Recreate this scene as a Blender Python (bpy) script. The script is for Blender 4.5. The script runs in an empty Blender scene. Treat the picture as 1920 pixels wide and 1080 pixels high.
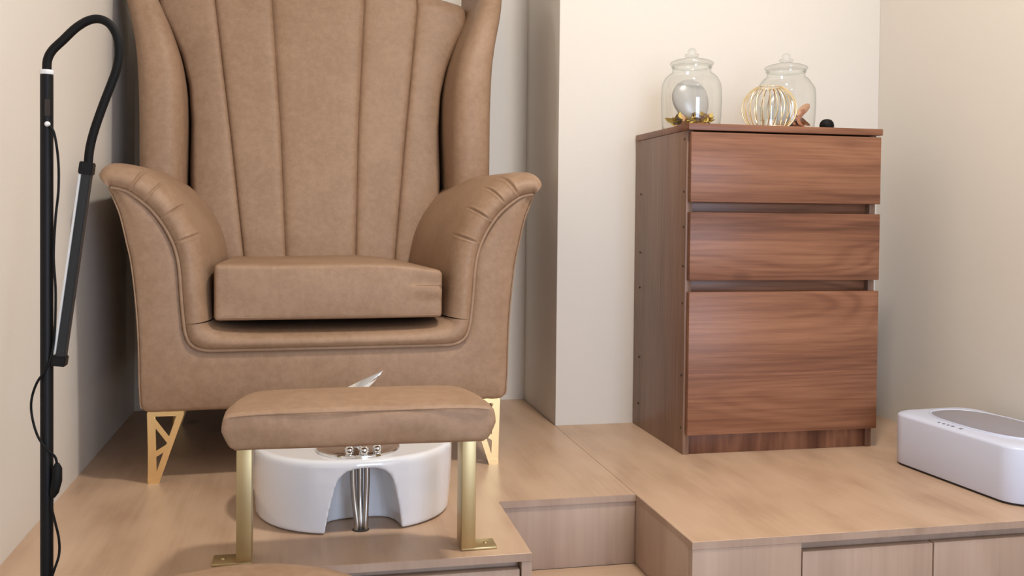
import bpy, bmesh, math, random
from mathutils import Vector, Matrix
PI = math.pi
scene = bpy.context.scene
COL = scene.collection

# ------------------------------------------------------------------ camera
def make_camera():
    yaw, pit, rol, f = .2124, -.0214, .0102, 1798.24
    fw = Vector((math.sin(yaw)*math.cos(pit), math.cos(yaw)*math.cos(pit), math.sin(pit)))
    r0 = Vector((math.cos(yaw), -math.sin(yaw), 0)); u0 = r0.cross(fw)
    r = math.cos(rol)*r0 + math.sin(rol)*u0
    u = -math.sin(rol)*r0 + math.cos(rol)*u0
    cam = bpy.data.cameras.new('camera'); o = bpy.data.objects.new('camera', cam); COL.objects.link(o)
    m = Matrix((r, u, -fw)).transposed().to_4x4(); m.translation = (0, 0, .54)
    o.matrix_world = m
    cam.sensor_fit = 'HORIZONTAL'; cam.sensor_width = 36; cam.lens = f/1920*36
    cam.shift_y = (444-540)/1920; cam.clip_start = .02
    scene.camera = o
make_camera()

# ------------------------------------------------------------------ world, light, exposure
w = bpy.data.worlds.new('world'); scene.world = w; w.use_nodes = True
w.node_tree.nodes['Background'].inputs[0].default_value = (.80, .90, 1.0, 1)
w.node_tree.nodes['Background'].inputs[1].default_value = 0.5
vs = scene.view_settings
vs.view_transform = 'Standard'; vs.look = 'None'; vs.gamma = 1; vs.use_curve_mapping = False
vs.exposure = 0.0
def area(name, loc, target, size, power, color, shape='DISK', sy=None):
    l = bpy.data.lights.new(name, 'AREA'); l.shape = shape; l.size = size
    if sy: l.size_y = sy
    l.energy = power; l.color = color
    o = bpy.data.objects.new(name, l); COL.objects.link(o); o.location = loc
    o.rotation_euler = (Vector(target)-Vector(loc)).to_track_quat('-Z', 'Y').to_euler()
    return o
KEY = (.72, 1.2, 2.085)
area('downlight_lamp', KEY, (.72, 1.2, 0), .19, 25.5, (1.0, .92, .82))
area('downlight_lamp', (.95, -.55, 2.085), (.95, -.55, 0), .19, 6, (1.0, .92, .81))  # added lamp, unseen behind the camera, kept clear of the pier's left side
area('window_daylight', (1.02, -1.58, .62), (1.02, 2, .55), .9, 42, (.62, .765, 1.0), 'RECTANGLE', 1.3)

# ------------------------------------------------------------------ helpers
def tag(o, label=None, cat=None, group=None, kind=None):
    for k, v in (('label', label), ('category', cat), ('group', group), ('kind', kind)):
        if v: o[k] = v
    return o
def thing(name, label, cat, loc=(0, 0, 0), rz=0, group=None):
    o = bpy.data.objects.new(name, None); COL.objects.link(o); o.empty_display_size = .05
    o.location = loc; o.rotation_euler = (0, 0, rz)
    return tag(o, label, cat, group)
def link(name, me, mat, parent=None, smooth=True, sharp=35):
    if mat and not me.materials: me.materials.append(mat)
    if smooth:
        me.polygons.foreach_set('use_smooth', [True]*len(me.polygons))
        if sharp: me.set_sharp_from_angle(angle=math.radians(sharp))
    o = bpy.data.objects.new(name, me); COL.objects.link(o)
    if parent: o.parent = parent
    return o
def from_bm(name, bm, mat, parent=None, smooth=True, sharp=35):
    bmesh.ops.recalc_face_normals(bm, faces=bm.faces[:])
    me = bpy.data.meshes.new(name); bm.to_mesh(me); bm.free()
    return link(name, me, mat, parent, smooth, sharp)
def add_box(bm, a, b, bev=0, seg=2):
    m = Matrix.Translation([(a[i]+b[i])/2 for i in range(3)]) @ Matrix.Diagonal([abs(b[i]-a[i]) for i in range(3)]+[1])
    g = bmesh.ops.create_cube(bm, size=1, matrix=m)
    if bev:
        es = {e for v in g['verts'] for e in v.link_edges}
        bmesh.ops.bevel(bm, geom=list(es), offset=bev, segments=seg, affect='EDGES', profile=.5)
def box(name, a, b, mat, parent=None, bev=.001, seg=2):
    bm = bmesh.new(); add_box(bm, a, b, bev, seg)
    return from_bm(name, bm, mat, parent)
def add_lathe(bm, prof, seg=40, c=(0, 0, 0), close=False):
    rings = []
    for r, z in prof:
        if r < 1e-6: rings.append([bm.verts.new((c[0], c[1], c[2]+z))])
        else: rings.append([bm.verts.new((c[0]+r*math.cos(2*PI*i/seg), c[1]+r*math.sin(2*PI*i/seg), c[2]+z)) for i in range(seg)])
    for A, B in zip(rings, rings[1:]):
        for i in range(seg):
            j = (i+1) % seg
            if len(A) == 1 and len(B) == 1: continue
            if len(A) == 1: bm.faces.new((A[0], B[i], B[j]))
            elif len(B) == 1: bm.faces.new((A[i], A[j], B[0]))
            else: bm.faces.new((A[i], A[j], B[j], B[i]))
def lathe(name, prof, mat, parent=None, c=(0, 0, 0), seg=40, sharp=40):
    bm = bmesh.new(); add_lathe(bm, prof, seg, c)
    return from_bm(name, bm, mat, parent, True, sharp)
def catmull(pts, n=8, closed=False):
    P = [Vector(p) for p in pts]; out = []
    N = len(P); rng = range(N if closed else N-1)
    for i in rng:
        p1, p2 = P[i], P[(i+1) % N]
        p0 = P[(i-1) % N] if (closed or i > 0) else p1*2-p2
        p3 = P[(i+2) % N] if (closed or i+2 < N) else p2*2-p1
        for k in range(n):
            t = k/n
            out.append(.5*((2*p1)+(p2-p0)*t+(2*p0-5*p1+4*p2-p3)*t*t+(3*p1-p0-3*p2+p3)*t**3))
    if not closed: out.append(P[-1].copy())
    return out
def add_tube(bm, pts, r, seg=10, cap=True, flat=1.0):
    pts = [Vector(p) for p in pts]; n = len(pts)
    rs = r if hasattr(r, '__len__') else [r]*n
    T = [(pts[min(i+1, n-1)]-pts[max(i-1, 0)]).normalized() for i in range(n)]
    up = Vector((0, 0, 1)) if abs(T[0].z) < .9 else Vector((0, 1, 0))
    N = (up-T[0]*up.dot(T[0])).normalized(); rings = []
    for i in range(n):
        N = (N-T[i]*N.dot(T[i])).normalized(); B = T[i].cross(N)
        rings.append([bm.verts.new(pts[i]+rs[i]*(math.cos(2*PI*k/seg)*N+flat*math.sin(2*PI*k/seg)*B)) for k in range(seg)])
    for A, B in zip(rings, rings[1:]):
        for k in range(seg): bm.faces.new((A[k], A[(k+1) % seg], B[(k+1) % seg], B[k]))
    if cap: bm.faces.new(rings[0][::-1]); bm.faces.new(rings[-1])
def tube(name, pts, r, mat, parent=None, seg=10, flat=1.0):
    bm = bmesh.new(); add_tube(bm, pts, r, seg, True, flat)
    return from_bm(name, bm, mat, parent, True, 50)
def grid(name, rows, mat, parent=None, closed_u=False, sharp=None, caps=False):
    bm = bmesh.new(); V = [[bm.verts.new(p) for p in row] for row in rows]
    m = len(rows[0])
    for A, B in zip(V, V[1:]):
        for i in range(m if closed_u else m-1):
            j = (i+1) % m
            bm.faces.new((A[i], A[j], B[j], B[i]))
    if caps: bm.faces.new(V[0][::-1]); bm.faces.new(V[-1])
    bmesh.ops.remove_doubles(bm, verts=bm.verts[:], dist=1e-6)
    return from_bm(name, bm, mat, parent, True, sharp)
def prism(name, poly, z0, z1, mat, parent=None, bev=0, seg=3):
    bm = bmesh.new()
    a = [bm.verts.new((p[0], p[1], z0)) for p in poly]; b = [bm.verts.new((p[0], p[1], z1)) for p in poly]
    bm.faces.new(a[::-1]); t = bm.faces.new(b); n = len(poly)
    for i in range(n): bm.faces.new((a[i], a[(i+1) % n], b[(i+1) % n], b[i]))
    if bev: bmesh.ops.bevel(bm, geom=list(t.edges), offset=bev, segments=seg, affect='EDGES', profile=.5)
    return from_bm(name, bm, mat, parent, True, 40)
def lerp_tab(tab, t):
    if t <= tab[0][0]: return tab[0][1]
    for (a, x), (b, y) in zip(tab, tab[1:]):
        if t <= b: return x+(y-x)*(t-a)/(b-a)
    return tab[-1][1]

# ------------------------------------------------------------------ materials
def base_mat(name, color=(.8, .8, .8), rough=.5, metal=0, **kw):
    m = bpy.data.materials.new(name); m.use_nodes = True
    b = m.node_tree.nodes['Principled BSDF']
    b.inputs['Base Color'].default_value = (*color, 1); b.inputs['Roughness'].default_value = rough
    b.inputs['Metallic'].default_value = metal
    for k, v in kw.items(): b.inputs[k].default_value = v
    return m, m.node_tree, b
def node(nt, t, **kw):
    n = nt.nodes.new(t)
    for k, v in kw.items():
        if k in n.inputs: n.inputs[k].default_value = v
        else: setattr(n, k, v)
    return n
def coords(nt, scale=(1, 1, 1), loc=(0, 0, 0)):
    tc = node(nt, 'ShaderNodeTexCoord'); mp = node(nt, 'ShaderNodeMapping')
    mp.inputs['Scale'].default_value = scale; mp.inputs['Location'].default_value = loc
    nt.links.new(tc.outputs['Object'], mp.inputs['Vector']); return mp.outputs['Vector']
def noise(nt, vec, scale, detail=3, rough=.5, dist=0):
    n = node(nt, 'ShaderNodeTexNoise', Scale=scale, Detail=detail, Roughness=rough, Distortion=dist)
    nt.links.new(vec, n.inputs['Vector']); return n.outputs['Fac']
def ramp(nt, fac, stops):
    r = node(nt, 'ShaderNodeValToRGB'); e = r.color_ramp.elements
    while len(e) < len(stops): e.new(.5)
    for el, (p, c) in zip(e, stops): el.position = p; el.color = (*c, 1)
    nt.links.new(fac, r.inputs['Fac']); return r.outputs['Color']
def mixc(nt, fac, a, b, mode='MIX'):
    n = node(nt, 'ShaderNodeMix'); n.data_type = 'RGBA'; n.blend_type = mode
    for s, v in ((0, fac), (6, a), (7, b)):
        if isinstance(v, (int, float)): n.inputs[s].default_value = v
        elif isinstance(v, tuple): n.inputs[s].default_value = (*v, 1)
        else: nt.links.new(v, n.inputs[s])
    return n.outputs[2]
def math_(nt, op, a, b=0.0):
    n = node(nt, 'ShaderNodeMath'); n.operation = op
    for i, v in enumerate((a, b)):
        if isinstance(v, (int, float)): n.inputs[i].default_value = v
        else: nt.links.new(v, n.inputs[i])
    return n.outputs[0]
def bump(nt, b, h, strength, dist=.002):
    n = node(nt, 'ShaderNodeBump'); n.inputs['Strength'].default_value = strength; n.inputs['Distance'].default_value = dist
    nt.links.new(h, n.inputs['Height']); nt.links.new(n.outputs[0], b.inputs['Normal'])

def leather(name, c0, c1):
    m, nt, b = base_mat(name, c0, .42)
    v = coords(nt)
    big = noise(nt, v, 9, 4, .6); small = noise(nt, v, 70, 4, .7)
    f = math_(nt, 'ADD', math_(nt, 'MULTIPLY', big, .42), math_(nt, 'MULTIPLY', small, .58))
    nt.links.new(ramp(nt, f, [(.40, c0), (.60, c1)]), b.inputs['Base Color'])
    fine = noise(nt, v, 420, 3, .6)
    bump(nt, b, fine, .25, .0006)
    nt.links.new(math_(nt, 'ADD', math_(nt, 'MULTIPLY', small, .2), .44), b.inputs['Roughness'])
    b.inputs['Specular IOR Level'].default_value = .4
    return m
def wood(name, dark, mid, light, axis, stretch=9, ring_scale=3.2, rings=16, fibre=.35, ringamt=.5, rough=.42, loc=(0, 0, 0), knots=0):
    m, nt, b = base_mat(name, mid, rough)
    s = [1, 1, 1]; s[axis] = 1/stretch
    v = coords(nt, s, loc)
    n1 = noise(nt, v, ring_scale, 2, .45, .4)
    r = math_(nt, 'ADD', math_(nt, 'MULTIPLY', math_(nt, 'SINE', math_(nt, 'MULTIPLY', n1, rings*6.28)), .5), .5)
    s2 = [1, 1, 1]; s2[axis] = 1/45
    v2 = coords(nt, s2, loc)
    fb = noise(nt, v2, 130, 3, .6)
    bd = noise(nt, v, ring_scale*2.2, 3, .55)
    f = math_(nt, 'ADD', math_(nt, 'MULTIPLY', r, ringamt*.5), math_(nt, 'MULTIPLY', bd, 1-ringamt*.5-fibre*.5))
    f = math_(nt, 'ADD', f, math_(nt, 'MULTIPLY', fb, fibre*.5))
    col = ramp(nt, f, [(.30, dark), (.5, mid), (.70, light)])
    if knots:
        vo = node(nt, 'ShaderNodeTexVoronoi', Scale=knots)
        s3 = [1, 1, 1]; s3[axis] = .55
        nt.links.new(coords(nt, s3, (loc[0]+.37, loc[1]+.21, loc[2]+.13)), vo.inputs['Vector'])
        k = ramp(nt, vo.outputs['Distance'], [(.02, (1, 1, 1)), (.07, (0, 0, 0))])
        col = mixc(nt, math_(nt, 'MULTIPLY', k, .55), col, tuple(c*.55 for c in dark))
    nt.links.new(col, b.inputs['Base Color'])
    bump(nt, b, fb, .08, .0006)
    b.inputs['Specular IOR Level'].default_value = .35
    return m
def wall_mat(name, c):
    m, nt, b = base_mat(name, c, .75)
    v = coords(nt)
    n1 = noise(nt, v, 1.4, 3)
    nt.links.new(ramp(nt, n1, [(.3, tuple(x*.97 for x in c)), (.7, c)]), b.inputs['Base Color'])
    weave = math_(nt, 'ADD', noise(nt, coords(nt, (1, 1, .06)), 500, 2), noise(nt, coords(nt, (.06, .06, 1)), 500, 2))
    bump(nt, b, weave, .10, .0008)
    return m
M = {}
M['wall'] = wall_mat('wall_paint', (.765, .715, .645))
M['ceiling'] = wall_mat('ceiling_paint', (.82, .79, .74))
M['floor'] = wood('floor_laminate', (.33, .23, .15), (.40, .29, .20), (.46, .34, .24), 1)
LD, LM, LL = (.43, .28, .183), (.52, .353, .237), (.59, .415, .287)
M['deck'] = wood('deck_laminate', (.395, .25, .16), LM, LL, 1, 3.2, 5.0, 2, .40, .16, .38, knots=3.3)
M['deck_x'] = wood('deck_laminate_crosswise', LD, LM, LL, 0, 6, 3.0, 3, .45, .22, .38, (.3, .2, .1))
M['fascia_shaded'] = wood('deck_laminate_shaded', (.345, .24, .178), (.42, .30, .228), (.485, .358, .278), 2, 5, 4.5, 4, .5, .25, .5, knots=4.0)  # same laminate as the deck, with the shade of upright faces put into its colour
def walnut(name, dark, mid, light, axis, loc):
    m, nt, b = base_mat(name, mid, .36)
    s = [1, 1, 1]; s[axis] = 1/5.5
    v = coords(nt, s, loc)
    n1 = noise(nt, v, 4.2, 2.5, .35, .35)                               # cathedral contours
    ph = math_(nt, 'ADD', math_(nt, 'MULTIPLY', math_(nt, 'SINE', math_(nt, 'MULTIPLY', n1, 190)), .5), .5)
    amp = math_(nt, 'MAXIMUM', math_(nt, 'MULTIPLY', math_(nt, 'SUBTRACT', noise(nt, v, 3.0, 1, .5), .38), 5.0), .15)
    line = math_(nt, 'MULTIPLY', math_(nt, 'POWER', ph, 2.0), math_(nt, 'MINIMUM', amp, 1.0))
    sb = [1, 1, 1]; sb[axis] = 1/12
    band = noise(nt, coords(nt, sb, loc), 7, 2, .5)
    sf = [1, 1, 1]; sf[axis] = 1/38
    fb = noise(nt, coords(nt, sf, loc), 150, 3, .65)
    f = math_(nt, 'ADD', math_(nt, 'MULTIPLY', band, .64), math_(nt, 'MULTIPLY', fb, .40))
    f = math_(nt, 'SUBTRACT', f, math_(nt, 'MULTIPLY', line, .10))
    col = ramp(nt, f, [(.32, dark), (.46, mid), (.62, light)])
    vo = node(nt, 'ShaderNodeTexVoronoi', Scale=4.2); s3 = [1, 1, 1]; s3[axis] = .55
    nt.links.new(coords(nt, s3, (loc[0]+.37, loc[1]+.21, loc[2]+.13)), vo.inputs['Vector'])
    k = ramp(nt, vo.outputs['Distance'], [(.02, (1, 1, 1)), (.075, (0, 0, 0))])
    col = mixc(nt, math_(nt, 'MULTIPLY', k, .5), col, tuple(c*.6 for c in dark))
    nt.links.new(col, b.inputs['Base Color']); bump(nt, b, fb, .08, .0006)
    b.inputs['Specular IOR Level'].default_value = .35
    return m
M['walnut_h'] = walnut('walnut_across', (.108, .042, .023), (.20, .083, .045), (.315, .143, .078), 0, (.1, .3, .25))
M['walnut_v'] = walnut('walnut_upright', (.165, .092, .062), (.245, .142, .098), (.33, .205, .147), 2, (.4, .1, .2))
M['walnut_p'] = wood('walnut_plinth', (.10, .038, .02), (.19, .078, .042), (.31, .14, .075), 2, 5, 14, 2, .5, .3, .4)
M['leather'] = leather('tan_leather', (.285, .173, .103), (.350, .221, .139))
M['piping'] = leather('tan_leather_piping', (.30, .185, .112), (.36, .23, .148))
M['pale_gold'] = base_mat('pale_gold_wire', (1.0, .84, .52), .3, 1)[0]
M['gold'] = base_mat('polished_gold', (1.0, .76, .40), .24, 1)[0]
m, nt, b = base_mat('satin_brass', (.52, .41, .22), .42, 1)
bump(nt, b, noise(nt, coords(nt, (1, 1, .02)), 600, 2), .15, .0004); M['brass'] = m
M['ceramic'] = base_mat('white_ceramic', (.80, .81, .84), .12, 0, **{'Coat Weight': .5, 'Coat Roughness': .05})[0]
M['chrome'] = base_mat('chrome', (.82, .83, .84), .08, 1)[0]
M['steel'] = base_mat('braided_steel', (.42, .39, .36), .3, 1)[0]
M['black'] = base_mat('black_metal', (.004, .004, .0045), .45, 0, **{'Specular IOR Level': .22})[0]
M['rubber'] = base_mat('black_rubber', (.004, .004, .004), .6, 0, **{'Specular IOR Level': .2})[0]
M['bar'] = base_mat('dark_lamp_bar', (.018, .019, .021), .45, 0, **{'Specular IOR Level': .3})[0]
M['diffuser'] = base_mat('white_diffuser', (.75, .75, .74), .4)[0]
M['plastic'] = base_mat('white_plastic', (.62, .66, .80), .3, 0)[0]
M['grey_mark'] = base_mat('grey_print', (.18, .18, .22), .5)[0]
M['lid'] = base_mat('grey_lid', (.27, .255, .30), .3, 0, **{'Coat Weight': .15})[0]
M['dark'] = base_mat('dark_gap', (.03, .022, .018), .8)[0]
M['pearl'] = base_mat('pearl_grey', (.46, .44, .42), .28, .1)[0]
M['petal_gold'] = base_mat('petal_gold', (.66, .47, .10), .5)[0]
M['petal_brown'] = base_mat('petal_brown', (.07, .035, .018), .6)[0]
M['petal_rust'] = base_mat('petal_rust', (.36, .13, .06), .6)[0]
M['petal_tan'] = base_mat('petal_tan', (.52, .27, .14), .55)[0]
M['glow'] = base_mat('lamp_glow', (1, 1, 1), .5, 0, **{'Emission Color': (1, .9, .76, 1), 'Emission Strength': 8.0})[0]
M['white_metal'] = base_mat('white_metal', (.8, .8, .8), .4)[0]
def glass(name, tint=(.96, .97, .96)):
    m = bpy.data.materials.new(name); m.use_nodes = True; nt = m.node_tree; nt.nodes.remove(nt.nodes['Principled BSDF'])
    lw = node(nt, 'ShaderNodeLayerWeight'); fc = lw.outputs['Facing']
    t = node(nt, 'ShaderNodeBsdfTransparent')
    nt.links.new(mixc(nt, math_(nt, 'POWER', fc, 5.0), tint, (.42, .44, .40)), t.inputs[0])   # longer way through the wall at the rim
    g = node(nt, 'ShaderNodeBsdfGlossy'); g.inputs['Roughness'].default_value = .03; g.inputs[0].default_value = (.95, .97, 1, 1)
    mx = node(nt, 'ShaderNodeMixShader')
    fac = math_(nt, 'ADD', math_(nt, 'MULTIPLY', math_(nt, 'POWER', fc, 4.0), .45), .07)
    nt.links.new(fac, mx.inputs[0]); nt.links.new(t.outputs[0], mx.inputs[1]); nt.links.new(g.outputs[0], mx.inputs[2])
    nt.links.new(mx.outputs[0], nt.nodes['Material Output'].inputs[0]); return m
M['glass'] = glass('clear_glass')

# ------------------------------------------------------------------ room shell
FZ, CZ = -.27, 2.10
XL, XR, YB, YC, XC, YF = -.452, 1.55, 2.755, 2.39, .635, -1.6
def struct(o): return tag(o, kind='structure')
struct(box('floor', (XL-.1, YF-.1, FZ-.1), (XR+.1, YB+.1, FZ), M['floor'], bev=0))
struct(box('ceiling', (XL-.1, YF-.1, CZ), (XR+.1, YB+.1, CZ+.1), M['ceiling'], bev=0))
struct(box('wall_left', (XL-.1, YF-.1, FZ), (XL, YB+.1, CZ), M['wall'], bev=0))
struct(box('wall_right', (XR, YF-.1, FZ), (XR+.1, YB+.1, CZ), M['wall'], bev=0))
struct(box('wall_back', (XL, YB, FZ), (XC, YB+.1, CZ), M['wall'], bev=0))
struct(box('wall_pier', (XC, YC, FZ), (XR, YB+.1, CZ), M['wall'], bev=.0015))
# front wall behind the camera with a tall shop window
bm = bmesh.new()
for a, b_ in (((XL, YF-.1, FZ), (.55, YF, CZ)), ((1.5, YF-.1, FZ), (XR, YF, CZ)), ((.55, YF-.1, 1.95), (1.5, YF, CZ)), ((.55, YF-.1, FZ), (1.5, YF, -.05))): add_box(bm, a, b_)
struct(from_bm('wall_front', bm, M['wall']))

# ------------------------------------------------------------------ platform
PF, NX0, NX1, NY = 1.487, .359, .634, 1.767
pl = thing('platform', 'raised light wood platform with a notched step under the armchair and basin', 'platform', (0, 0, FZ))
plr = thing('platform', 'raised light wood platform with cupboard doors under the walnut cabinet', 'platform', (0, 0, FZ))
B = -FZ   # platform top in local z
T = .013
# deck panels: left panel is L-shaped round the notch, right panel is a plain board
g = .0003
poly = [(XL, PF), (NX0, PF), (NX0, NY), (NX1-g, NY), (NX1-g, YB), (XL, YB)]
prism('deck_panel', poly, B-T, B, M['deck'], pl, .0008, 1)
prism('deck_panel', [(NX1+g, PF), (XR, PF), (XR, YC), (NX1+g, YC)], B-T, B, M['deck'], plr, .0008, 1)
# notch: riser under the deck edge, side panels, lower tread
SZ = B-.136
box('riser_panel', (NX0, NY+.002, SZ), (NX1-.0005, NY+.02, B-T-.0006), M['fascia_shaded'], pl, .0004)
box('side_panel', (NX1, PF+.016, 0), (NX1+.016, NY+.02, B-T-.0006), M['fascia_shaded'], plr, .0004)
box('side_panel', (NX0-.016, PF+.016, 0), (NX0, NY+.02, B-T-.0006), M['fascia_shaded'], pl, .0004)
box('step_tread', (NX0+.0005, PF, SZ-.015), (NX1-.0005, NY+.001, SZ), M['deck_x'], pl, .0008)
box('step_riser', (NX0+.0005, PF+.006, 0), (NX1-.0005, PF+.02, SZ-.0155), M['fascia_shaded'], pl, .0004)
# edge bands in the shaded laminate tone on the deck's exposed edges
e = .0007
box('edge_band', (XL, PF-e, B-T), (NX0+e, PF, B-.0006), M['fascia_shaded'], pl, 0)
box('edge_band', (NX0, NY-e, B-T), (NX1-.0008, NY, B-.0006), M['fascia_shaded'], pl, 0)
box('edge_band', (NX0, PF, B-T), (NX0+e, NY-e, B-.0006), M['fascia_shaded'], pl, 0)
box('edge_band', (NX1-e, PF-e, B-T), (XR, PF, B-.0006), M['fascia_shaded'], plr, 0)
box('edge_band', (NX1-e, PF, B-T), (NX1+.0002, NY-e, B-.0006), M['fascia_shaded'], plr, 0)
# right cupboard front
box('front_panel', (NX1, PF, 0), (.833, PF+.016, B-T-.0004), M['fascia_shaded'], plr, .0006)
box('finger_recess', (.834, PF+.022, B-.042), (XR, PF+.036, B-T), M['fascia_shaded'], plr, 0)
box('recess_back', (.834, PF+.03, 0), (XR, PF+.036, B-.042), M['dark'], plr, 0)
for x0, x1 in ((.8365, 1.0885), (1.0915, 1.32), (1.323, 1.548)):
    box('door', (x0, PF+.002, .012), (x1, PF+.018, B-.030), M['fascia_shaded'], plr, .0008)
# left cupboard front
box('front_panel', (.342, PF, 0), (NX0, PF+.016, B-T-.0004), M['fascia_shaded'], pl, .0006)
box('finger_recess', (XL, PF+.022, B-.04), (.342, PF+.036, B-T), M['fascia_shaded'], pl, 0)
box('recess_back', (XL, PF+.03, 0), (.342, PF+.036, B-.04), M['dark'], pl, 0)
for x0, x1 in ((.075, .3395), (-.19, .072), (-.450, -.193)):
    box('door', (x0, PF+.002, .012), (x1, PF+.018, B-.026), M['fascia_shaded'], pl, .0008)

# ------------------------------------------------------------------ wing armchair
ch = thing('wing_armchair', 'tan leather wing armchair with fluted high back on gold lattice legs', 'armchair', (.056, 2.012, 0), math.radians(2.5))
half = [(.427, .588), (.410, .585), (.391, .577), (.352, .545), (.320, .498), (.302, .444), (.2945, .356), (.288, .302), (.276, .277), (.252, .2665), (.215, .265)]
outer = [(.4325, .588), (.4285, .578), (.424, .568), (.411, .533), (.399, .480), (.390, .435), (.381, .350), (.3765, .270), (.3745, .185), (.367, .1475), (.325, .1435)]
hp = [p for p in catmull([(x, z, 0) for x, z in half], 10)]
op = [p for p in catmull([(x, z, 0) for x, z in outer], 10)]
inn = [Vector((p.x, 0, p.y)) for p in hp]; out = [Vector((p.x, 0, p.y)) for p in op]
nseg = 12
full_i = [Vector((-p.x, 0, p.z)) for p in inn] + [Vector((inn[-1].x*(2*k/nseg-1), 0, .265)) for k in range(1, nseg)] + inn[::-1]
full_o = [Vector((-p.x, 0, p.z)) for p in out] + [Vector((out[-1].x*(2*k/nseg-1), 0, .1435)) for k in range(1, nseg)] + out[::-1]
DEP = .655
rows = []
for a, b_ in zip(full_i, full_o):
    d = b_-a; L = d.length; u = d/L if L > 1e-6 else Vector((0, 0, 0))
    rr = min(.011, L*.4)
    row = [a+Vector((0, .03, 0)), a+Vector((0, .003, 0))]
    for k in range(1, 7):
        t = k/7; row.append(a+u*(L-rr)*t+Vector((0, -.005*math.sin(PI*t)**.6, 0)))
    for k in range(0, 5):
        an = k/4*PI/2; row.append(a+u*(L-rr+rr*math.sin(an))+Vector((0, rr*(1-math.cos(an)), 0)))
    row.append(b_+Vector((0, .3, 0))); row.append(b_+Vector((0, DEP, 0)))
    rows.append(row)
grid('front_panel', rows, M['leather'], ch, sharp=60)
box('base_board', (-.36, .02, .146), (.36, DEP-.01, .26), M['dark'], ch, .002)
box('back_panel', (-.385, DEP-.03, .145), (.385, DEP, .66), M['leather'], ch, .01)
tube('piping', [p+Vector((0, -.005, 0)) for p in full_i], .0038, M['piping'], ch, 8)
for s in (-1, 1):
    tube('piping', [Vector((s*p.x, .004, p.z)) for p in [q for q in out if q.z > .152]], .0015, M['piping'], ch, 6)

# padded arm linings: a roll swept along the piping line, gathered into pleats near the tip
prof = [(0, .006), (.003, -.006), (.010, -.013), (.020, -.016), (.031, -.012), (.041, -.001), (.049, .018), (.054, .045), (.056, .08), (.057, .16), (.057, .30), (.057, .45), (.056, .62)]
prof = [(v.x, v.y) for v in catmull([(a, b_, 0) for a, b_ in prof], 3)]
def sweep(path, norms, scales, side, pleats=(), ymax=None):
    s = 0; rows = []
    for i, (p, n, sc) in enumerate(zip(path, norms, scales)):
        if i: s += (p-path[i-1]).length
        row = []
        for j, (d, y) in enumerate(prof):
            if ymax: y = min(y, ymax)
            dd = d*sc+.023*min(1, max(0, y-.05)/.3)*max(0, -n.x)**1.5*(d > .03); yy = y
            for pc, amp, ln in pleats:
                q = (s-pc)/.0019
                if abs(q) < 4:
                    fall = max(0, 1-max(0, y+.016)/ln)
                    g_ = math.exp(-q*q)*amp*fall-.30*math.exp(-((abs(q)-1.9)/.9)**2)*amp*fall
                    dd -= g_*.9; yy += g_*.5*(1 if y < .02 else .2)
            row.append(Vector((side*(p.x+n.x*dd), yy, p.z+n.z*dd)))
        rows.append(row)
    return rows
# fine resampled path from seat corner seam up to the tip, then a fan round the tip
fine = catmull([(x, z, 0) for x, z in half], 40)
fine = [Vector((p.x, 0, p.y)) for p in fine][::-1]
cut = next(i for i, p in enumerate(fine) if p.z > .318)
def normals(path):
    N = []
    for i in range(len(path)):
        t = (path[min(i+1, len(path)-1)]-path[max(i-1, 0)]).normalized()
        N.append(Vector((-t.z, 0, t.x)))
    return N
arm = fine[cut:]; an_ = normals(arm)
rail = fine[:cut+1]
tip = arm[-1]; n0 = an_[-1]; a0 = math.atan2(n0.z, n0.x)
sc = []; L = sum((arm[i+1]-arm[i]).length for i in range(len(arm)-1)); s = 0
for i, p in enumerate(arm):
    if i: s += (p-arm[i-1]).length
    sc.append(1.0-.08*max(0, (s/L-.72)/.28)**2)
pleats = [(L-.034, .0048, .10), (L-.067, .0048, .09), (L-.113, .0048, .07), (L-.166, .0042, .06)]
for side in (-1, 1):
    pa, na, sa = list(arm), list(an_), list(sc)
    for k in range(1, 17):
        t = k/16; ang = a0+(math.radians(38)-a0)*min(1, t*1.15)
        pa.append(tip.copy()); na.append(Vector((math.cos(ang), 0, math.sin(ang))))
        sa.append(.92*max(0, 1-(t*.62)**2)*max(0, min(1, (1-t)/.22))**.5)
    grid('arm_pad', sweep(pa, na, sa, side, pleats), M['leather'], ch, sharp=None)
NR_ = 60
def resample(pts, n):
    D = [0]
    for i in range(1, len(pts)): D.append(D[-1]+(pts[i]-pts[i-1]).length)
    res = []; j = 0
    for k in range(n+1):
        t = D[-1]*k/n
        while j < len(D)-2 and D[j+1] < t: j += 1
        u = (t-D[j])/max(1e-9, D[j+1]-D[j]); res.append(pts[j].lerp(pts[j+1], u))
    return res
hr = [p for p in rail[::-1]]+[Vector((rail[0].x*(1-k/8), 0, .265)) for k in range(1, 9)]       # seam -> centre
hq = [Vector((v.x, 0, v.y)) for v in catmull([(.2365, .322, 0), (.232, .3195, 0), (.215, .314, 0), (.18, .308, 0), (.12, .305, 0), (0, .304, 0)], 10)]
pr_, hq200 = resample(hr, NR_), resample(hq, 200)
# corner part of the piping line faces the inner corner of the seat
rows_h = []
for k in range(NR_+1):
    t = k/NR_
    q_ = hq200[int(200*max(0, (t-.06)/.94)**1.25)]
    rows_h.append([pr_[k]+(q_-pr_[k])*(d/.056)+Vector((0, min(y, .42), 0)) for d, y in prof])
rows = [[Vector((-v.x, v.y, v.z)) for v in r_] for r_ in rows_h]+rows_h[::-1][1:]
grid('seat_roll', rows, M['leather'], ch, sharp=None)

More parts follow.
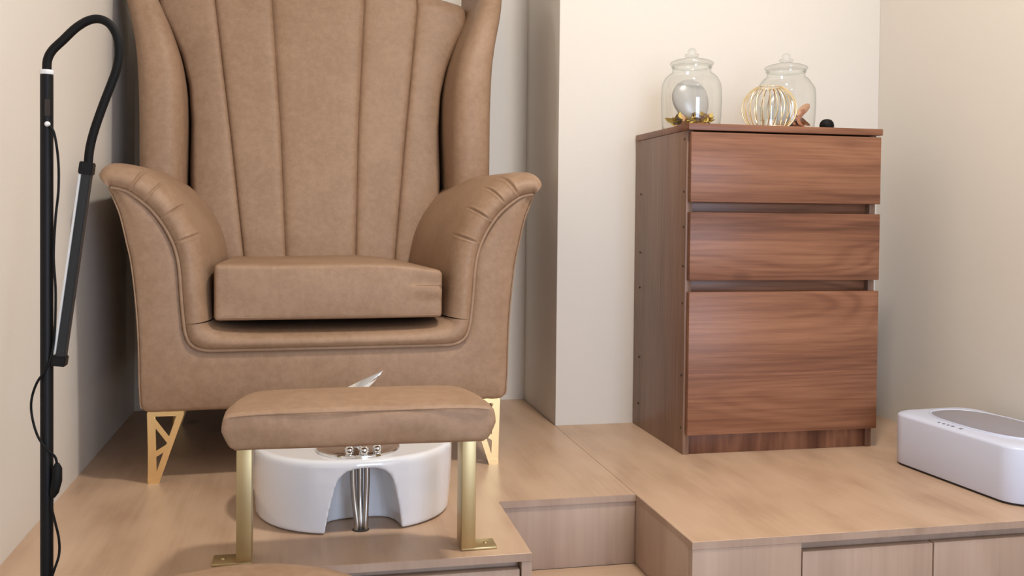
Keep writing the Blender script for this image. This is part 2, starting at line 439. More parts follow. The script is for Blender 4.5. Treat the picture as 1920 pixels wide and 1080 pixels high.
# seat cushion
def soft_box(name, a, b_, r, mat, parent, puff=(0, 0, 0), n=(24, 16, 8), fn=None, power=4.0):
    # rounded box from a subdivided cube, sides puffed outwards
    bm = bmesh.new()
    c = [(a[i]+b_[i])/2 for i in range(3)]; h = [(b_[i]-a[i])/2 for i in range(3)]
    verts = {}
    def V(p):
        k = tuple(round(x, 5) for x in p)
        if k not in verts: verts[k] = bm.verts.new(p)
        return verts[k]
    for ax in range(3):
        u, v = [i for i in range(3) if i != ax]
        for sgn in (-1, 1):
            for i in range(n[u]):
                for j in range(n[v]):
                    q = []
                    for di, dj in ((0, 0), (1, 0), (1, 1), (0, 1)):
                        p = [0, 0, 0]; p[ax] = sgn
                        p[u] = -math.cos(PI*(i+di)/n[u])*.35+(2*(i+di)/n[u]-1)*.65; p[v] = -math.cos(PI*(j+dj)/n[v])*.35+(2*(j+dj)/n[v]-1)*.65
                        q.append(V(p))
                    bm.faces.new(q)
    for v in bm.verts:
        t = v.co.copy(); p = Vector([t[i]*h[i] for i in range(3)])
        core = Vector([max(-(h[i]-r), min(h[i]-r, p[i])) for i in range(3)])
        d = p-core
        if d.length > 1e-9: p = core+d.normalized()*min(r, max(abs(x) for x in d)*1.0 if False else r)
        for ax in range(3):
            o = [i for i in range(3) if i != ax]
            p[ax] += puff[ax]*t[ax]*(1-t[o[0]]**2)*(1-t[o[1]]**2)
        q = p+Vector(c)
        if fn: q = fn(q, t)
        v.co = q
    return from_bm(name, bm, mat, parent, True, None)
def cushion_fn(q, t):
    # worn leather: right front corner sags and folds
    q.x *= 1-.10*max(0, min(1, (q.y-.03)/.38))
    g1 = math.exp(-((q.x-.205)/.045)**2)
    if t.z > .3: q.z -= .013*max(0, (t.x-.35)/.65)**2
    q.z += .0015*math.sin(q.x*17+.6)*(t.z > 0)
    if t.y < -.5:
        q.y += .0018*g1*math.exp(-((q.z-.400+.12*(q.x-.2))/.009)**2)-.002*g1*math.exp(-((q.z-.380+.1*(q.x-.2))/.010)**2)
        q.y += .0020*math.exp(-((q.x-.205)/.03)**2)*math.exp(-((q.z-.360)/.009)**2)
        q.y += .0016*math.sin(q.x*11+1)*math.sin(q.z*30)
    return q
cu = soft_box('seat_cushion', (-.2345, -.008, .3235), (.2300, .43, .4375), .009, M['leather'], ch, (.003, .006, .002), (64, 20, 30), cushion_fn)
tube('cushion_seam', [Vector((x, -.0082, .3305)) for x in [-.226+.4475*k/30 for k in range(31)]], .0008, M['piping'], cu, 6)

# fluted backrest
seam_tab = [(.38, (-.178, -.080, .080, .178)), (.437, (-.184, -.085, .085, .184)), (.745, (-.218, -.0965, .0965, .218)), (1.10, (-.260, -.119, .119, .260)), (1.3, (-.283, -.132, .132, .283))]
edge_tab = [(.38, .262), (.437, .275), (.56, .312), (.65, .317), (.78, .317), (.88, .3245), (.96, .344), (1.03, .372), (1.09, .400), (1.16, .425), (1.3, .44)]
def seams(z):
    e = lerp_tab(edge_tab, z)
    for (a, A), (b_, B_) in zip(seam_tab, seam_tab[1:]):
        if z <= b_:
            t = (z-a)/(b_-a); return [-e]+[x+(y-x)*t for x, y in zip(A, B_)]+[e]
    return [-e]+list(seam_tab[-1][1])+[e]
def back_y(z): return .400+.255*(z-.40)
def crest(x): return 1.158-.30*x*x
bp = []
for k in range(0, 13):
    z = .36+(1.10-.36)*k/12; e = lerp_tab(edge_tab, z)-.01; y0 = back_y(z)+.03; y1 = max(DEP+.01, y0+.09)
    bp.append([Vector((-e, y0, z)), Vector((e, y0, z)), Vector((e, y1, z)), Vector((-e, y1, z))])
backrest = grid('backrest', bp, M['leather'], ch, closed_u=True, sharp=30, caps=True)
for c in range(5):
    rows = []; NV, NU = 46, 20
    for j in range(NV+12):
        row = []
        for i in range(NU+1):
            u = .5-.5*math.cos(PI*i/NU)*.55+(i/NU-.5)*.45; w_ = 2*u-1
            if j <= NV: z = .37+(1.0)*0+(crest(0)-.045-.37)*j/NV; over = 0
            else: z = crest(0)-.045; over = (j-NV)/11*PI*.9
            S = seams(z); x0, x1 = S[c], S[c+1]; x = x0+(x1-x0)*u
            zz = .37+(crest(x)-.045-.37)*min(j, NV)/NV
            bul = .013*max(0, 1-abs(w_)**7)**.5
            if c in (0, 4):
                bul = .013*max(0, 1-abs(w_)**7)**.5
                side = (1-u if c == 0 else u); yw = .030*max(0, side-.3)**2+.050*max(0, (side-.86)/.14)**2   # outer flutes wrap forward into the wings
            else: yw = 0
            R_ = .040
            y = back_y(zz)+yw
            if over:
                y2 = y+R_*(1-math.cos(over)); z2 = zz+R_*math.sin(over)
                nx, ny, nz = 0, -math.cos(over), math.sin(over)
                p = Vector((x, y2+ny*bul, z2+nz*bul))
            else: p = Vector((x, y-bul, zz+.0))
            row.append(p)
        rows.append(row)
    grid('flute', rows, M['leather'], backrest, sharp=None)

# wings
inner_t = [(.56, .320), (.65, .320), (.78, .319), (.88, .326), (.96, .347), (1.03, .375), (1.09, .404), (1.16, .430)]
outer_t = [(.56, .418), (.65, .419), (.78, .420), (.88, .424), (.96, .433), (1.03, .451), (1.09, .468), (1.16, .478)]
front_t = [(.56, .335), (.65, .335), (.85, .345), (1.0, .375), (1.1, .42), (1.16, .47)]
def sm(tab, z):
    return sum(lerp_tab(tab, z+d) for d in (-.05, -.025, 0, .025, .05))/5
for side in (-1, 1):
    rows = []
    NZ = 44
    for k in range(NZ+1):
        z = .57+(1.150-.57)*min(1, k/(NZ-6))
        xi, xo, yf = sm(inner_t, z), sm(outer_t, z), sm(front_t, z)
        q = max(0, (k-(NZ-6))/6)
        cxm = (xi+xo)/2; hw = (xo-xi)/2; zc = z+.030*math.sin(q*PI/2); shr = math.cos(q*PI/2*.98)
        row = []
        for i in range(25):
            an = PI*i/24; ca, sa = math.cos(an), math.sin(an)
            x = cxm-hw*math.copysign(abs(ca)**.75, ca)*(.35+.65*shr); y = yf+.058*(1-abs(sa)**.75)+(.05*(1-shr))
            row.append(Vector((side*x, y, zc)))
        yb = max(DEP+.005, back_y(z)+.05)
        row.append(Vector((side*min(.432, cxm+hw*(.35+.65*shr)), yb, zc))); row.append(Vector((side*min(.40, cxm-hw*(.35+.65*shr)), yb, zc)))
        rows.append(row)
    grid('wing', rows, M['leather'], ch, closed_u=True, sharp=55, caps=True)

# gold lattice legs
def lattice(bm, flip, plane, x0, y0):
    # triangular plate 0.070 wide at the top, drawn in (u,z) and extruded 4 mm
    H_, W_ = .1425, .068; cnt = [0]
    def bar(p, q, w0):
        p, q = Vector((p[0], p[1])), Vector((q[0], q[1])); d = (q-p).normalized(); n = Vector((-d.y, d.x))*w0/2
        poly = [p+n, p-n, q-n, q+n]; vs_ = []
        cnt[0] += 1; th = .0022+.00012*cnt[0]
        for t in (-th, th):
            vs_.append([bm.verts.new((x0+flip*v.x, y0+t, max(0, v.y)) if plane == 'x' else (x0+t, y0+flip*v.x, max(0, v.y))) for v in poly])
        bm.faces.new(vs_[0]); bm.faces.new(vs_[1][::-1])
        for i in range(4): bm.faces.new((vs_[0][i], vs_[0][(i+1) % 4], vs_[1][(i+1) % 4], vs_[1][i]))
    bar((.0065+.0035, .000), (.0065, H_), .0155)           # upright
    bar((.000, H_-.0035), (W_, H_-.0045), .009)          # top
    bar((W_-.005, H_-.002), (.016, .001), .0125)          # slanting edge
    bar((.006, H_-.010), (.042, .082), .0105)             # upper brace
    bar((.006, .053), (.043, .076), .0105)                # lower brace
    bar((.0035, .006), (.0215, .006), .012)                # foot
for sx, yy in ((-1, .012), (1, .012), (-1, .56), (1, .56)):
    bm = bmesh.new()
    lattice(bm, -sx, 'x', sx*.360, yy)
    lattice(bm, 1 if yy < .3 else -1, 'y', sx*.3575, yy)
    add_box(bm, (min(sx*.36, sx*.292), yy, .1415), (max(sx*.36, sx*.292), yy+.068, .1445))
    tag(from_bm('leg', bm, M['gold'], ch, True, 20), 'polished gold lattice leg')

# ------------------------------------------------------------------ footrest
fr = thing('footrest', 'low tan leather footrest bar on two satin brass posts before the white basin', 'footrest', (.085, 1.54, 0))
def pad_plan(x, y):
    # plan outline: back corners strongly rounded, ends slightly bulged
    k = max(0, (y+.10)/.13); e = max(0, (abs(x)-.13)/.065)
    return x-math.copysign(.020*k*k*e*e, x), y-.030*max(0, e)**2.2*min(1, k*1.2)
def pad_fn(q, t):
    x, y = pad_plan(q.x, q.y); q.x, q.y = x, y
    if t.y < -.5: q.y += .0015*math.sin(q.x*30)*math.sin(q.z*70)
    q.x -= .010*math.copysign(abs(t.x)**6, t.x)*max(0, -t.z)
    q.x += .004*math.copysign(abs(t.x)**6, t.x)*(1-t.z*t.z)
    q.z -= .004*max(0, t.z)*abs(t.x)**8
    if t.z < 0: q.z += .008*(1-t.x**2)*(1-t.y**2)*-t.z
    return q
pad = soft_box('pad', (-.195, -.145, .2045), (.191, .030, .2600), .007, M['leather'], fr, (.002, .006, .009), (44, 24, 16), pad_fn)
pts = [Vector((-.188+.372*k/40, -.1475+.0015*abs(2*k/40-1)**8, .2570-.004*abs(2*k/40-1)**8)) for k in range(41)]
tube('pad_seam', pts, .0013, M['piping'], pad, 6)
for s in (-1, 1):
    xp = s*.1745
    box('post', (xp-.0115, -.028, .004), (xp+.0115, .020, .2075), M['brass'], fr, .0012)
    fp = box('foot_plate', (min(xp-s*.011, xp+s*.048), -.026, 0), (max(xp-s*.011, xp+s*.048), .016, .0045), M['brass'], fr, .0012)
    lathe('screw', [(0, .0062), (.003, .0062), (.0042, .0047), (.0042, .0042)], M['brass'], fp, (xp+s*.032, -.004, 0), 14)

# ------------------------------------------------------------------ foot basin
ba = thing('foot_basin', 'white glossy pedicure basin with an arched niche and chrome fittings', 'basin', (.089, 1.802, 0), math.radians(6))
def basin_mesh():
    bm = bmesh.new(); seg = 72; prof_ = [(.170, .0005), (.1755, .004), (.179, .045), (.1815, .09), (.1815, .117), (.1795, .1235), (.174, .1265)]
    rings = []
    for r, z in prof_:
        ring = []
        for i in range(seg):
            a = 2*PI*i/seg; x = r*math.cos(a); y = r*math.sin(a)
            if y > 0: y = y*.92
            else: x = math.copysign(abs(math.cos(a))**.88, math.cos(a))*r; y = -r*abs(math.sin(a))**.90
            ring.append(bm.verts.new((x, y, z)))
        rings.append(ring)
    for A, B_ in zip(rings, rings[1:]):
        for i in range(seg): bm.faces.new((A[i], A[(i+1) % seg], B_[(i+1) % seg], B_[i]))
    bm.faces.new(rings[0][::-1]); bm.faces.new(rings[-1])
    me = bpy.data.meshes.new('basin_body'); bm.to_mesh(me); bm.free()
    o = bpy.data.objects.new('basin_body', me); COL.objects.link(o)
    # arched niche cutter
    half_ = [(.066, -.02), (.0655, .0), (.061, .03), (.055, .06), (.047, .090), (.035, .105), (.018, .1115), (0, .1125)]
    hp_ = [(v.x, v.y) for v in catmull([(a, b_, 0) for a, b_ in half_], 5)]
    arch = [(x, z) for x, z in hp_]+[(-x, z) for x, z in hp_[::-1][1:]]
    bm = bmesh.new(); rows_ = []
    for yy, sc_ in ((-.26, 1.0), (-.16, 1.0), (-.14, .98), (-.12, .93), (-.104, .82), (-.095, .66), (-.0905, .42), (-.089, .12)):
        rows_.append([bm.verts.new((-.006+x*sc_, yy, z*(.90+.10*sc_) if z > 0 else z)) for x, z in arch])
    for A, B_ in zip(rows_, rows_[1:]):
        for i in range(len(arch)): bm.faces.new((A[i], A[(i+1) % len(arch)], B_[(i+1) % len(arch)], B_[i]))
    bm.faces.new(rows_[0]); bm.faces.new(rows_[-1][::-1])
    bmesh.ops.recalc_face_normals(bm, faces=bm.faces[:])
    c1 = bpy.data.meshes.new('c1'); bm.to_mesh(c1); bm.free(); c1 = bpy.data.objects.new('c1', c1); COL.objects.link(c1)
    # bowl cutter
    bm = bmesh.new(); bmesh.ops.create_uvsphere(bm, u_segments=40, v_segments=24, radius=1, matrix=Matrix.Translation((0, .043, .140)) @ Matrix.Diagonal((.135, .098, .105, 1)))
    c2 = bpy.data.meshes.new('c2'); bm.to_mesh(c2); bm.free(); c2 = bpy.data.objects.new('c2', c2); COL.objects.link(c2)
    for c in (c1, c2):
        md = o.modifiers.new('b', 'BOOLEAN'); md.object = c; md.operation = 'DIFFERENCE'; md.solver = 'EXACT'
    md = o.modifiers.new('r', 'REMESH'); md.mode = 'VOXEL'; md.voxel_size = .0023; md.use_smooth_shade = True
    md = o.modifiers.new('s', 'SMOOTH'); md.factor = .5; md.iterations = 12
    dg = bpy.context.evaluated_depsgraph_get(); dg.update()
    me2 = bpy.data.meshes.new_from_object(o.evaluated_get(dg))
    for q in (o, c1, c2): bpy.data.objects.remove(q)
    me2.name = 'basin_body'; return me2
me = basin_mesh(); me.materials.clear()
link('basin_body', me, M['ceramic'], ba, True, None)
lathe('chrome_plate', [(0, .1310), (.062, .1310), (.068, .1325), (.0725, .1318), (.0735, .129), (.0725, .1255)], M['chrome'], ba, (-.006, -.098, 0), 48)
for dx, dy in ((-.022, -.045), (.002, -.052), (.026, -.045)):
    lathe('valve_knob', [(0, .1435), (.006, .1435), (.0085, .1405), (.0085, .135), (.007, .131)], M['chrome'], ba, (-.006+dx, -.098+dy, 0), 20)
lathe('faucet_body', [(0, .222), (.010, .221), (.014, .215), (.014, .16), (.017, .138), (.019, .131)], M['chrome'], ba, (-.008, -.080, 0), 24)
# leaf-shaped lever
rows = []
for k in range(21):
    t = k/20; up = Vector((-.046+.086*t, -.085, .222+.039*t**.85)); lo = Vector((-.046+.086*t-.004*math.sin(PI*t), -.085, .206+.055*t**2.4))
    mid = up.lerp(lo, .45)+Vector((0, -.011*math.sin(PI*min(1, t*.8+.2)), 0))
    bk_ = up.lerp(lo, .5)+Vector((0, .004*(1-t)+.0005, 0))
    rows.append([up, up.lerp(mid, .5)+Vector((0, -.001, 0)), mid, lo.lerp(mid, .5)+Vector((0, -.0015, 0)), lo, bk_])
grid('lever', rows, M['chrome'], ba, closed_u=True, sharp=40, caps=True)
for i, (dx, dy) in enumerate(((-.012, 0), (.001, .006), (.012, .0))):
    x0 = -.010+dx; bt = (-.013, -.006, .0015)[i]
    pts = catmull([(x0, -.143+dy, .118), (x0, -.145+dy, .085), (x0+(bt-.003-x0)*.4, -.147+dy, .05), (bt-.003, -.152+dy*.5, .015), (bt-.003, -.152+dy*.5, .001)], 6)
    tube('supply_hose', pts, .0052, M['steel'], ba, 12)
lathe('hose_hole', [(0, .0009), (.0135, .0009), (.0145, .0003)], M['dark'], ba, (-.009, -.151, 0), 24)

# ------------------------------------------------------------------ drawer cabinet
CX0, CX1, CYF, CYB, CH = .844, 1.325, 2.045, 2.385, .754
cb = thing('drawer_cabinet', 'dark walnut three-drawer cabinet with finger gaps standing against the pier', 'cabinet', (CX0, CYF, 0))
Wd, Dp = CX1-CX0, CYB-CYF
box('top_panel', (-.0015, -.016, CH-.015), (Wd+.004, Dp, CH), M['walnut_h'], cb, .0006)
box('side_panel', (0, 0, 0), (.015, Dp, CH-.0155), M['walnut_v'], cb, .0005)
box('side_panel', (Wd-.018, 0, 0), (Wd-.003, Dp, CH-.0155), M['walnut_v'], cb, .0005)
box('back_panel', (.015, Dp-.006, 0), (Wd-.018, Dp-.001, CH-.0155), M['walnut_v'], cb, 0)
box('plinth', (.0155, .004, 0), (Wd-.0185, .018, .075), M['walnut_p'], cb, .0005)
for z0, z1 in ((.577, .7345), (.3985, .5535), (.047, .3725)):
    d = box('drawer', (.0045, -.016, z0), (Wd, -.0008, z1), M['walnut_h'], cb, .0008)
    bm = bmesh.new()
    add_box(bm, (.02, 0, z0+.02), (Wd-.024, Dp-.03, z1-.045))
    from_bm('drawer_box', bm, M['walnut_v'], d)
for z0, z1 in ((.545, .590), (.365, .410)):
    box('divider_rail', (.0155, .016, z0), (Wd-.0185, .030, z1), M['walnut_h'], cb, .0005)
for zc in (.06, .18, .345, .43, .52, .60, .72):
    bm = bmesh.new(); bmesh.ops.create_cone(bm, cap_ends=True, segments=10, radius1=.0028, radius2=.0028, depth=.0012, matrix=Matrix.Translation((-.0004, .012, zc)) @ Matrix.Rotation(PI/2, 4, 'Y'))
    from_bm('screw_cap', bm, M['dark'], cb)
for zc in (.06, .18, .36, .45, .60):
    bm = bmesh.new(); bmesh.ops.create_cone(bm, cap_ends=True, segments=10, radius1=.0028, radius2=.0028, depth=.0012, matrix=Matrix.Translation((-.0004, .30, zc)) @ Matrix.Rotation(PI/2, 4, 'Y'))
    from_bm('screw_cap', bm, M['dark'], cb)

# ------------------------------------------------------------------ jars and small things on the cabinet
def jar(x, y, label, r=.073, sh=.0):
    t = thing('glass_jar', label, 'jar', (x, y, CH), 0, 'lidded glass jars on the cabinet')
    h = .140
    outp = [(0, .004), (.060, .004), (.066, .0005), (.069, .003), (.0715, .03), (r, .07), (r-.0005, .095), (.0705, .112), (.064-sh, .126), (.054, .1355), (.0475, .139), (.0465, .143), (.0465, .153)]
    lathe('jar_body', outp, M['glass'], t, seg=56, sharp=None)
    lathe('jar_rim', [(.0465, .152), (.0485, .1515), (.0495, .154), (.0485, .1565), (.0465, .156), (.0465, .152)], M['glass'], t, seg=48, sharp=None)
    lid = lathe('lid', [(.0440, .150), (.0440, .1575), (.0500, .158), (.0525, .160), (.0525, .163), (.050, .1655), (.040, .1695), (.024, .173), (.013, .1755), (.010, .1775)], M['glass'], t, seg=48, sharp=None)
    lathe('knob', [(.010, .1775), (.0165, .179), (.0172, .1815), (.0165, .184), (.0095, .1855), (.0095, .1875), (.0105, .1915), (.0085, .1965), (.004, .199), (0, .1995)], M['glass'], lid, seg=28, sharp=None)
    return t
JL, JR = (.918, 2.20), (1.171, 2.205)
jar(*JL, 'clear lidded glass jar holding a grey oval above yellow potpourri, left of two')
jar(*JR, 'clear lidded glass jar behind the gold wire globe, holding brown dried petals', sh=.003)
def ellipsoid(name, loc, rad, rot, mat, label, cat, group=None):
    bm = bmesh.new(); bmesh.ops.create_uvsphere(bm, u_segments=32, v_segments=20, radius=1)
    for v in bm.verts:
        v.co = Vector((v.co.x*rad[0]*(1+.12*v.co.z), v.co.y*rad[1]*(1+.12*v.co.z), v.co.z*rad[2]))
    o = from_bm(name, bm, mat); o.location = loc; o.rotation_euler = rot
    return tag(o, label, cat, group)
ellipsoid('oval_ornament', (JL[0]+.002, JL[1]+.006, CH+.071), (.045, .018, .055), (math.radians(-8), math.radians(-20), 0), M['pearl'], 'pearly grey oval leaning inside the left glass jar', 'ornament')
ellipsoid('oval_ornament', (JR[0]-.004, JR[1]+.014, CH+.062), (.040, .014, .046), (math.radians(-8), math.radians(20), 0), M['pearl'], 'pearly grey oval inside the jar behind the wire globe', 'ornament')
def petals(name, c, specs, label):
    bm = bmesh.new(); me = bpy.data.meshes.new(name); mats = []
    for (loc, rad, rot, mi) in specs:
        fs0 = len(bm.faces)
        n = 10; vs_ = []
        R_ = Matrix.Translation(loc) @ rot.to_4x4()
        ctr = [bm.verts.new(R_ @ Vector((0, 0, s_*.0007-.0))) for s_ in (-1, 1)]
        ring = [bm.verts.new(R_ @ Vector((rad*math.cos(2*PI*k/n)*1.25, rad*math.sin(2*PI*k/n)*(.55+.12*math.cos(2*PI*k/n)), rad*.30*math.cos(4*PI*k/n)))) for k in range(n)]
        for k in range(n):
            f1 = bm.faces.new((ctr[1], ring[k], ring[(k+1) % n])); f2 = bm.faces.new((ctr[0], ring[(k+1) % n], ring[k]))
            f1.material_index = f2.material_index = mi
    bm.to_mesh(me); bm.free()
    for k in ('petal_gold', 'petal_brown', 'petal_rust', 'petal_tan'): me.materials.append(M[k])
    o = link(name, me, None, None, True, 60); o.location = c
    return tag(o, label, 'potpourri', kind='stuff')
from mathutils import Euler
rng = random.Random(4)
sp = []
for i in range(120):
    a = rng.uniform(0, 2*PI); rr = .047*math.sqrt(rng.random()); rad = rng.uniform(.008, .014)
    sp.append((Vector((rr*math.cos(a), rr*math.sin(a), .010+.030*rng.random()**.65*(1-.3*rr/.05))), rad, Euler((rng.uniform(-.9, .9), rng.uniform(-.9, .9), rng.uniform(0, 6.28))).to_matrix(), rng.choice((0, 0, 0, 1, 1, 3))))
petals('potpourri', (JL[0], JL[1], CH), sp, 'yellow and brown dried petals at the bottom of the left glass jar')
sp = []
for i in range(44):
    a = rng.uniform(-1.6, 1.2); rr = .046*math.sqrt(rng.random()); rad = rng.uniform(.008, .013)
    h = rng.random()
    sp.append((Vector((.006+rr*math.cos(a)*.9, rr*math.sin(a), .010+h*.036*(.4+.6*rng.random()))), rad, Euler((rng.uniform(-1.2, 1.2), rng.uniform(-1.2, 1.2), rng.uniform(0, 6.28))).to_matrix(), rng.choice((2, 2, 1, 3, 1))))
sp.append((Vector((.036, -.020, .056)), .0185, Euler((1.35, -.75, 0)).to_matrix(), 3))
sp.append((Vector((.030, -.022, .046)), .013, Euler((1.2, -.9, .2)).to_matrix(), 2))
petals('potpourri', (JR[0], JR[1], CH), sp, 'rust and tan dried petals in the jar behind the wire globe')

# gold wire globe with a tealight glass
gw = thing('wire_globe', 'round gold wire globe holder standing in front of the right jar', 'candle holder', (1.072, 2.098, CH))
NR = 24
def globe(t):   # t 0..1 from foot to mouth
    z = .003+.094*t; r = .063*math.sqrt(max(0, 1-((z-.046)/.058)**2)); return r, z
for k in range(NR):
    a = 2*PI*k/NR; pts = []
    for j in range(15):
        r, z = globe(j/14); tw = a+.10*math.sin(j/14*PI)
        pts.append((r*math.cos(tw), r*math.sin(tw), z))
    tube('rib', pts, .0011, M['pale_gold'], gw, 6)
for t_ in (0, 1):
    r, z = globe(t_)
    tube('ring', [(r*math.cos(2*PI*k/32), r*math.sin(2*PI*k/32), z) for k in range(33)], .0011, M['pale_gold'], gw, 6)
cand = thing('tealight', 'small clear tealight glass with a silver base inside the wire globe', 'tealight', (1.072, 2.098, CH+.002))
lathe('holder', [(0, .001), (.019, .001), (.020, .002), (.022, .05), (.0212, .05), (.0195, .016), (0, .016)], M['glass'], cand, seg=28)
lathe('silver_cup', [(0, .0165), (.0175, .0165), (.018, .018), (.0175, .003), (0, .003)], M['chrome'], cand, seg=24)
bb = lathe('black_knob', [(.008, 0), (.013, .0008), (.0165, .006), (.0172, .012), (.0155, .019), (.011, .0245), (.005, .0268), (0, .0272)], M['rubber'], None, (0, 0, 0), 28)
bb.location = (1.224, 2.10, CH); tag(bb, 'small black round knob lying on the cabinet top right of the jars', 'knob')

# ------------------------------------------------------------------ white ultrasonic cleaner
uc = thing('cleaning_tank', 'white rounded box with a grey oval lid window beside the cabinet', 'appliance', (1.309, 1.545, 0), math.radians(4.2))
def rrect(w, l, r, n=10):
    pts = []
    for cx_, cy_, a0_ in ((w-r, r, -PI/2), (w-r, l-r, 0), (r, l-r, PI/2), (r, r, PI)):
        for k in range(n+1):
            a = a0_+PI/2*k/n; pts.append((cx_+r*math.cos(a), cy_+r*math.sin(a)))
    return pts
UW, UL = .215, .375
def shrink(p, d): # towards the centre, scaled per side
    return (UW/2+(p[0]-UW/2)*(1-2*d/UW), UL/2+(p[1]-UL/2)*(1-2*d/UL))
base_poly = rrect(UW, UL, .050)
rows = []
for d, z in ((.006, .0), (.006, .004), (.001, .005), (0, .008), (0, .1065), (.0008, .1092), (.003, .1112), (.010, .1138), (.020, .1152), (.030, .1155)):
    rows.append([Vector((*shrink(p, d), z)) for p in base_poly])
body = grid('housing', rows, M['plastic'], uc, closed_u=True, sharp=40, caps=True)
prism('base_shade_slab', [shrink(p, .004) for p in base_poly], .0001, .0052, M['dark'], uc)  # dark slab standing in for the shade under the housing
# oval lid: shallow dome with a rim
rows = []
oval = [(UW/2+(.078)*math.copysign(abs(math.cos(a))**.8, math.cos(a))+.004, UL/2+.145*math.copysign(abs(math.sin(a))**.8, math.sin(a))) for a in [2*PI*k/64 for k in range(64)]]
for sc_, z in ((1.03, .1148), (1.03, .1172), (1.012, .1185), (.99, .1178), (.985, .1150)):
    rows.append([Vector((UW/2+(p[0]-UW/2)*sc_, UL/2+(p[1]-UL/2)*sc_, z)) for p in oval])
grid('lid_rim', rows, M['plastic'], uc, closed_u=True, sharp=None)
rows = []
for k in range(9):
    t = k/8; rows.append([Vector((UW/2+(p[0]-UW/2)*.99*math.cos(t*PI/2*.98), UL/2+(p[1]-UL/2)*.99*math.cos(t*PI/2*.98), .1155+.008*math.sin(t*PI/2))) for p in oval])
grid('lid_window', rows, M['lid'], uc, closed_u=True, sharp=None, caps=True)
for k, yy in enumerate((.232, .218, .205, .193, .170)):
    sz = .0028 if k < 3 else .0040
    mk = box('button_mark', (.0140, yy-sz, .1144), (.0140+sz*1.6, yy+sz*.5, .1156), M['grey_mark'], uc, 0)
    mk.rotation_euler = (0, 0, 0)

# ------------------------------------------------------------------ black floor lamp
LX, LY = -.338, 1.385
lp = thing('floor_lamp', 'slim black gooseneck floor lamp with an LED bar hanging down', 'lamp', (LX, LY, FZ))
o_ = -FZ
lathe('base', [(0, .016), (.02, .016), (.085, .012), (.095, .007), (.095, .0)], M['black'], lp, seg=48)
lathe('pole', [(.0082, .01), (.0082, o_+.720), (.0078, o_+.724)], M['black'], lp, seg=20)
lathe('collar', [(.0086, o_+.7225), (.0090, o_+.7235), (.0090, o_+.7275), (.0086, o_+.7285), (0, o_+.7285)], M['diffuser'], lp, seg=20)
lathe('screw', [(0, .006), (.002, .0055), (.0035, .003), (.0035, 0)], M['white_metal'], lp, (0, 0, 0), 14)
sc_o = [c for c in lp.children if c.name.startswith('screw')][0]; sc_o.rotation_euler = (PI/2, 0, 0); sc_o.location = (.003, -.0075, o_+.656)
slot = box('slot', (-.0005, -.0086, o_+.667), (.0055, -.0068, o_+.689), M['dark'], lp, 0)
goose = [(0, 0, .727), (.001, 0, .742), (.007, 0, .755), (.020, 0, .769), (.036, 0, .786), (.052, 0, .797), (.066, 0, .7995), (.079, 0, .793), (.088, 0, .777), (.0905, 0, .755), (.087, 0, .732), (.080, 0, .711), (.070, 0, .683), (.060, 0, .652), (.054, 0, .627), (.0515, 0, .604)]
tube('gooseneck', [Vector((x, y, z+o_)) for x, y, z in catmull(goose, 5)], .0058, M['rubber'], lp, 14)
# LED bar
pa, pb = Vector((.0505, 0, o_+.603)), Vector((.0165, 0, o_+.345))
d = (pb-pa).normalized(); n = Vector((-d.z, 0, d.x));
if n.x > 0: n = -n
def slab(name, p, q, u0, u1, t, mat, parent):
    bm = bmesh.new()
    vs_ = [bm.verts.new(c+n*u+Vector((0, y, 0))) for c in (p, q) for u in (u0, u1) for y in (-t, t)]
    for f in ((0, 1, 3, 2), (4, 6, 7, 5), (0, 4, 5, 1), (2, 3, 7, 6), (0, 2, 6, 4), (1, 5, 7, 3)): bm.faces.new([vs_[i] for i in f])
    bmesh.ops.recalc_face_normals(bm, faces=bm.faces[:])
    bmesh.ops.bevel(bm, geom=bm.edges[:], offset=.0012, segments=2, affect='EDGES')
    return from_bm(name, bm, mat, parent)
slab('led_bar', pa, pb, -.0075, .0040, .0085, M['bar'], lp)
slab('diffuser', pa+d*.010, pb-d*.004, .0038, .0078, .0065, M['diffuser'], lp)
slab('bar_socket', pa-d*.004, pa+d*.013, -.0090, .0085, .0098, M['black'], lp)
slab('bar_end_cap', pb-d*.002, pb+d*.012, -.0092, .0088, .0098, M['black'], lp)
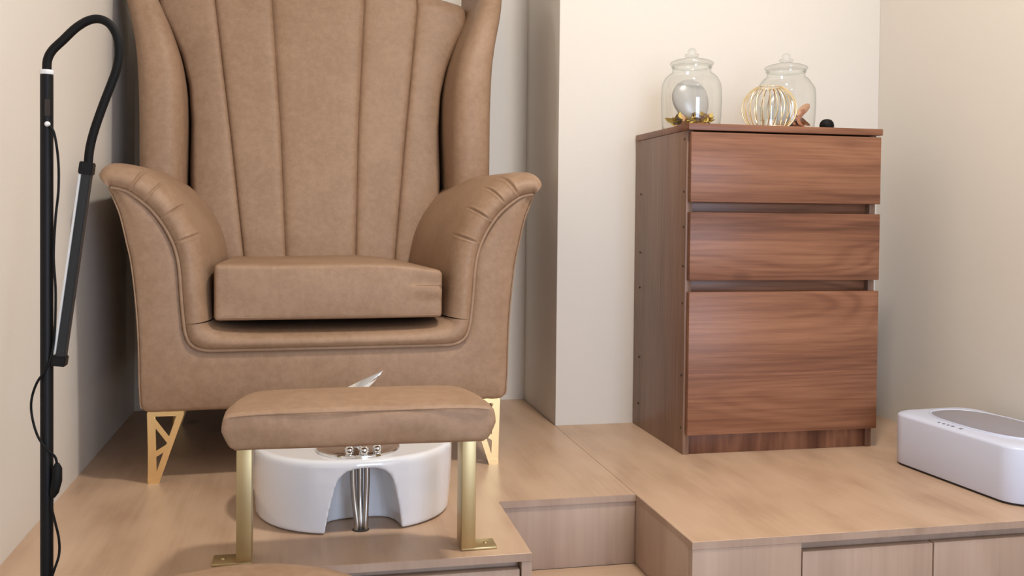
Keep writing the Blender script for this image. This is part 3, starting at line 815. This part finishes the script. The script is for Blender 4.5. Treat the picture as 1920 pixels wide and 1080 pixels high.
# power cable winding down the pole with an inline switch
cab = [(.003, -.0085, .655), (.011, -.009, .645), (.0155, -.006, .61), (.0155, -.004, .57), (.012, -.005, .53), (.010, -.006, .48), (.0125, -.006, .43), (.0105, -.006, .37), (.004, -.010, .335), (-.010, -.009, .312), (-.0175, -.006, .288), (-.0165, -.006, .265), (-.008, -.011, .240), (.004, -.0115, .222), (.012, -.008, .212), (.0145, -.006, .200)]
tube('power_cable', [Vector((x, y, z+o_)) for x, y, z in catmull(cab, 6)], .0017, M['rubber'], lp, 8)
sw = tube('inline_switch', [Vector((x, y, z+o_)) for x, y, z in ((.0145, -.008, .203), (.0150, -.008, .196), (.0145, -.008, .180), (.0115, -.009, .165), (.0095, -.009, .158))], [.003, .0062, .0068, .0060, .003], M['rubber'], lp, 12)
cab2 = [(.0095, -.009, .160), (.0085, -.010, .145), (.012, -.008, .125), (.0165, -.006, .100), (.0165, -.006, .078), (.010, -.009, .055), (.004, -.0105, .03), (.001, -.011, -.02), (.006, -.0105, -.10), (.02, -.02, -.20), (.04, -.04, -.262)]
tube('power_cable', [Vector((x, y, z+o_)) for x, y, z in catmull(cab2, 6)], .0017, M['rubber'], lp, 8)

# ------------------------------------------------------------------ stool in the foreground
st = thing('stool', 'low round stool with a tan leather seat at the foot of the platform', 'stool', (-.075, 1.125, FZ))
lathe('seat', [(0, .357), (.10, .3565), (.15, .3545), (.172, .349), (.183, .339), (.186, .325), (.184, .300), (.176, .285), (0, .285)], M['leather'], st, seg=64, sharp=None)
lathe('column', [(.06, .284), (.06, .278), (.022, .272), (.022, .06), (.03, .05)], M['chrome'], st, seg=28)
for k in range(5):
    a = 2*PI*k/5+.3
    lg = tube('leg', [(0, 0, .058), (.09*math.cos(a), .09*math.sin(a), .052), (.16*math.cos(a), .16*math.sin(a), .042)], [.014, .012, .010], M['chrome'], st, 12)
    bm = bmesh.new(); bmesh.ops.create_cone(bm, cap_ends=True, segments=24, radius1=.021, radius2=.021, depth=.018, matrix=Matrix.Translation((.16*math.cos(a), .16*math.sin(a), .0212)) @ Matrix.Rotation(a, 4, 'Z') @ Matrix.Rotation(PI/2, 4, 'X'))
    from_bm('caster', bm, M['rubber'], lg)

# ------------------------------------------------------------------ ceiling downlights (their lamps are at the top)
for i, (x, y) in enumerate(((.72, 1.2), (.95, -.55))):
    dl = thing('downlight', ('round recessed ceiling downlight above the platform', 'added round ceiling downlight, unseen behind the camera')[i], 'ceiling light', (x, y, CZ), 0, 'ceiling downlights')
    lathe('trim_ring', [(.100, -.0005), (.118, -.0005), (.118, -.006), (.108, -.009), (.100, -.004)], M['white_metal'], dl, seg=48)
    lathe('diffuser', [(0, -.002), (.100, -.002)], M['glow'], dl, seg=48)
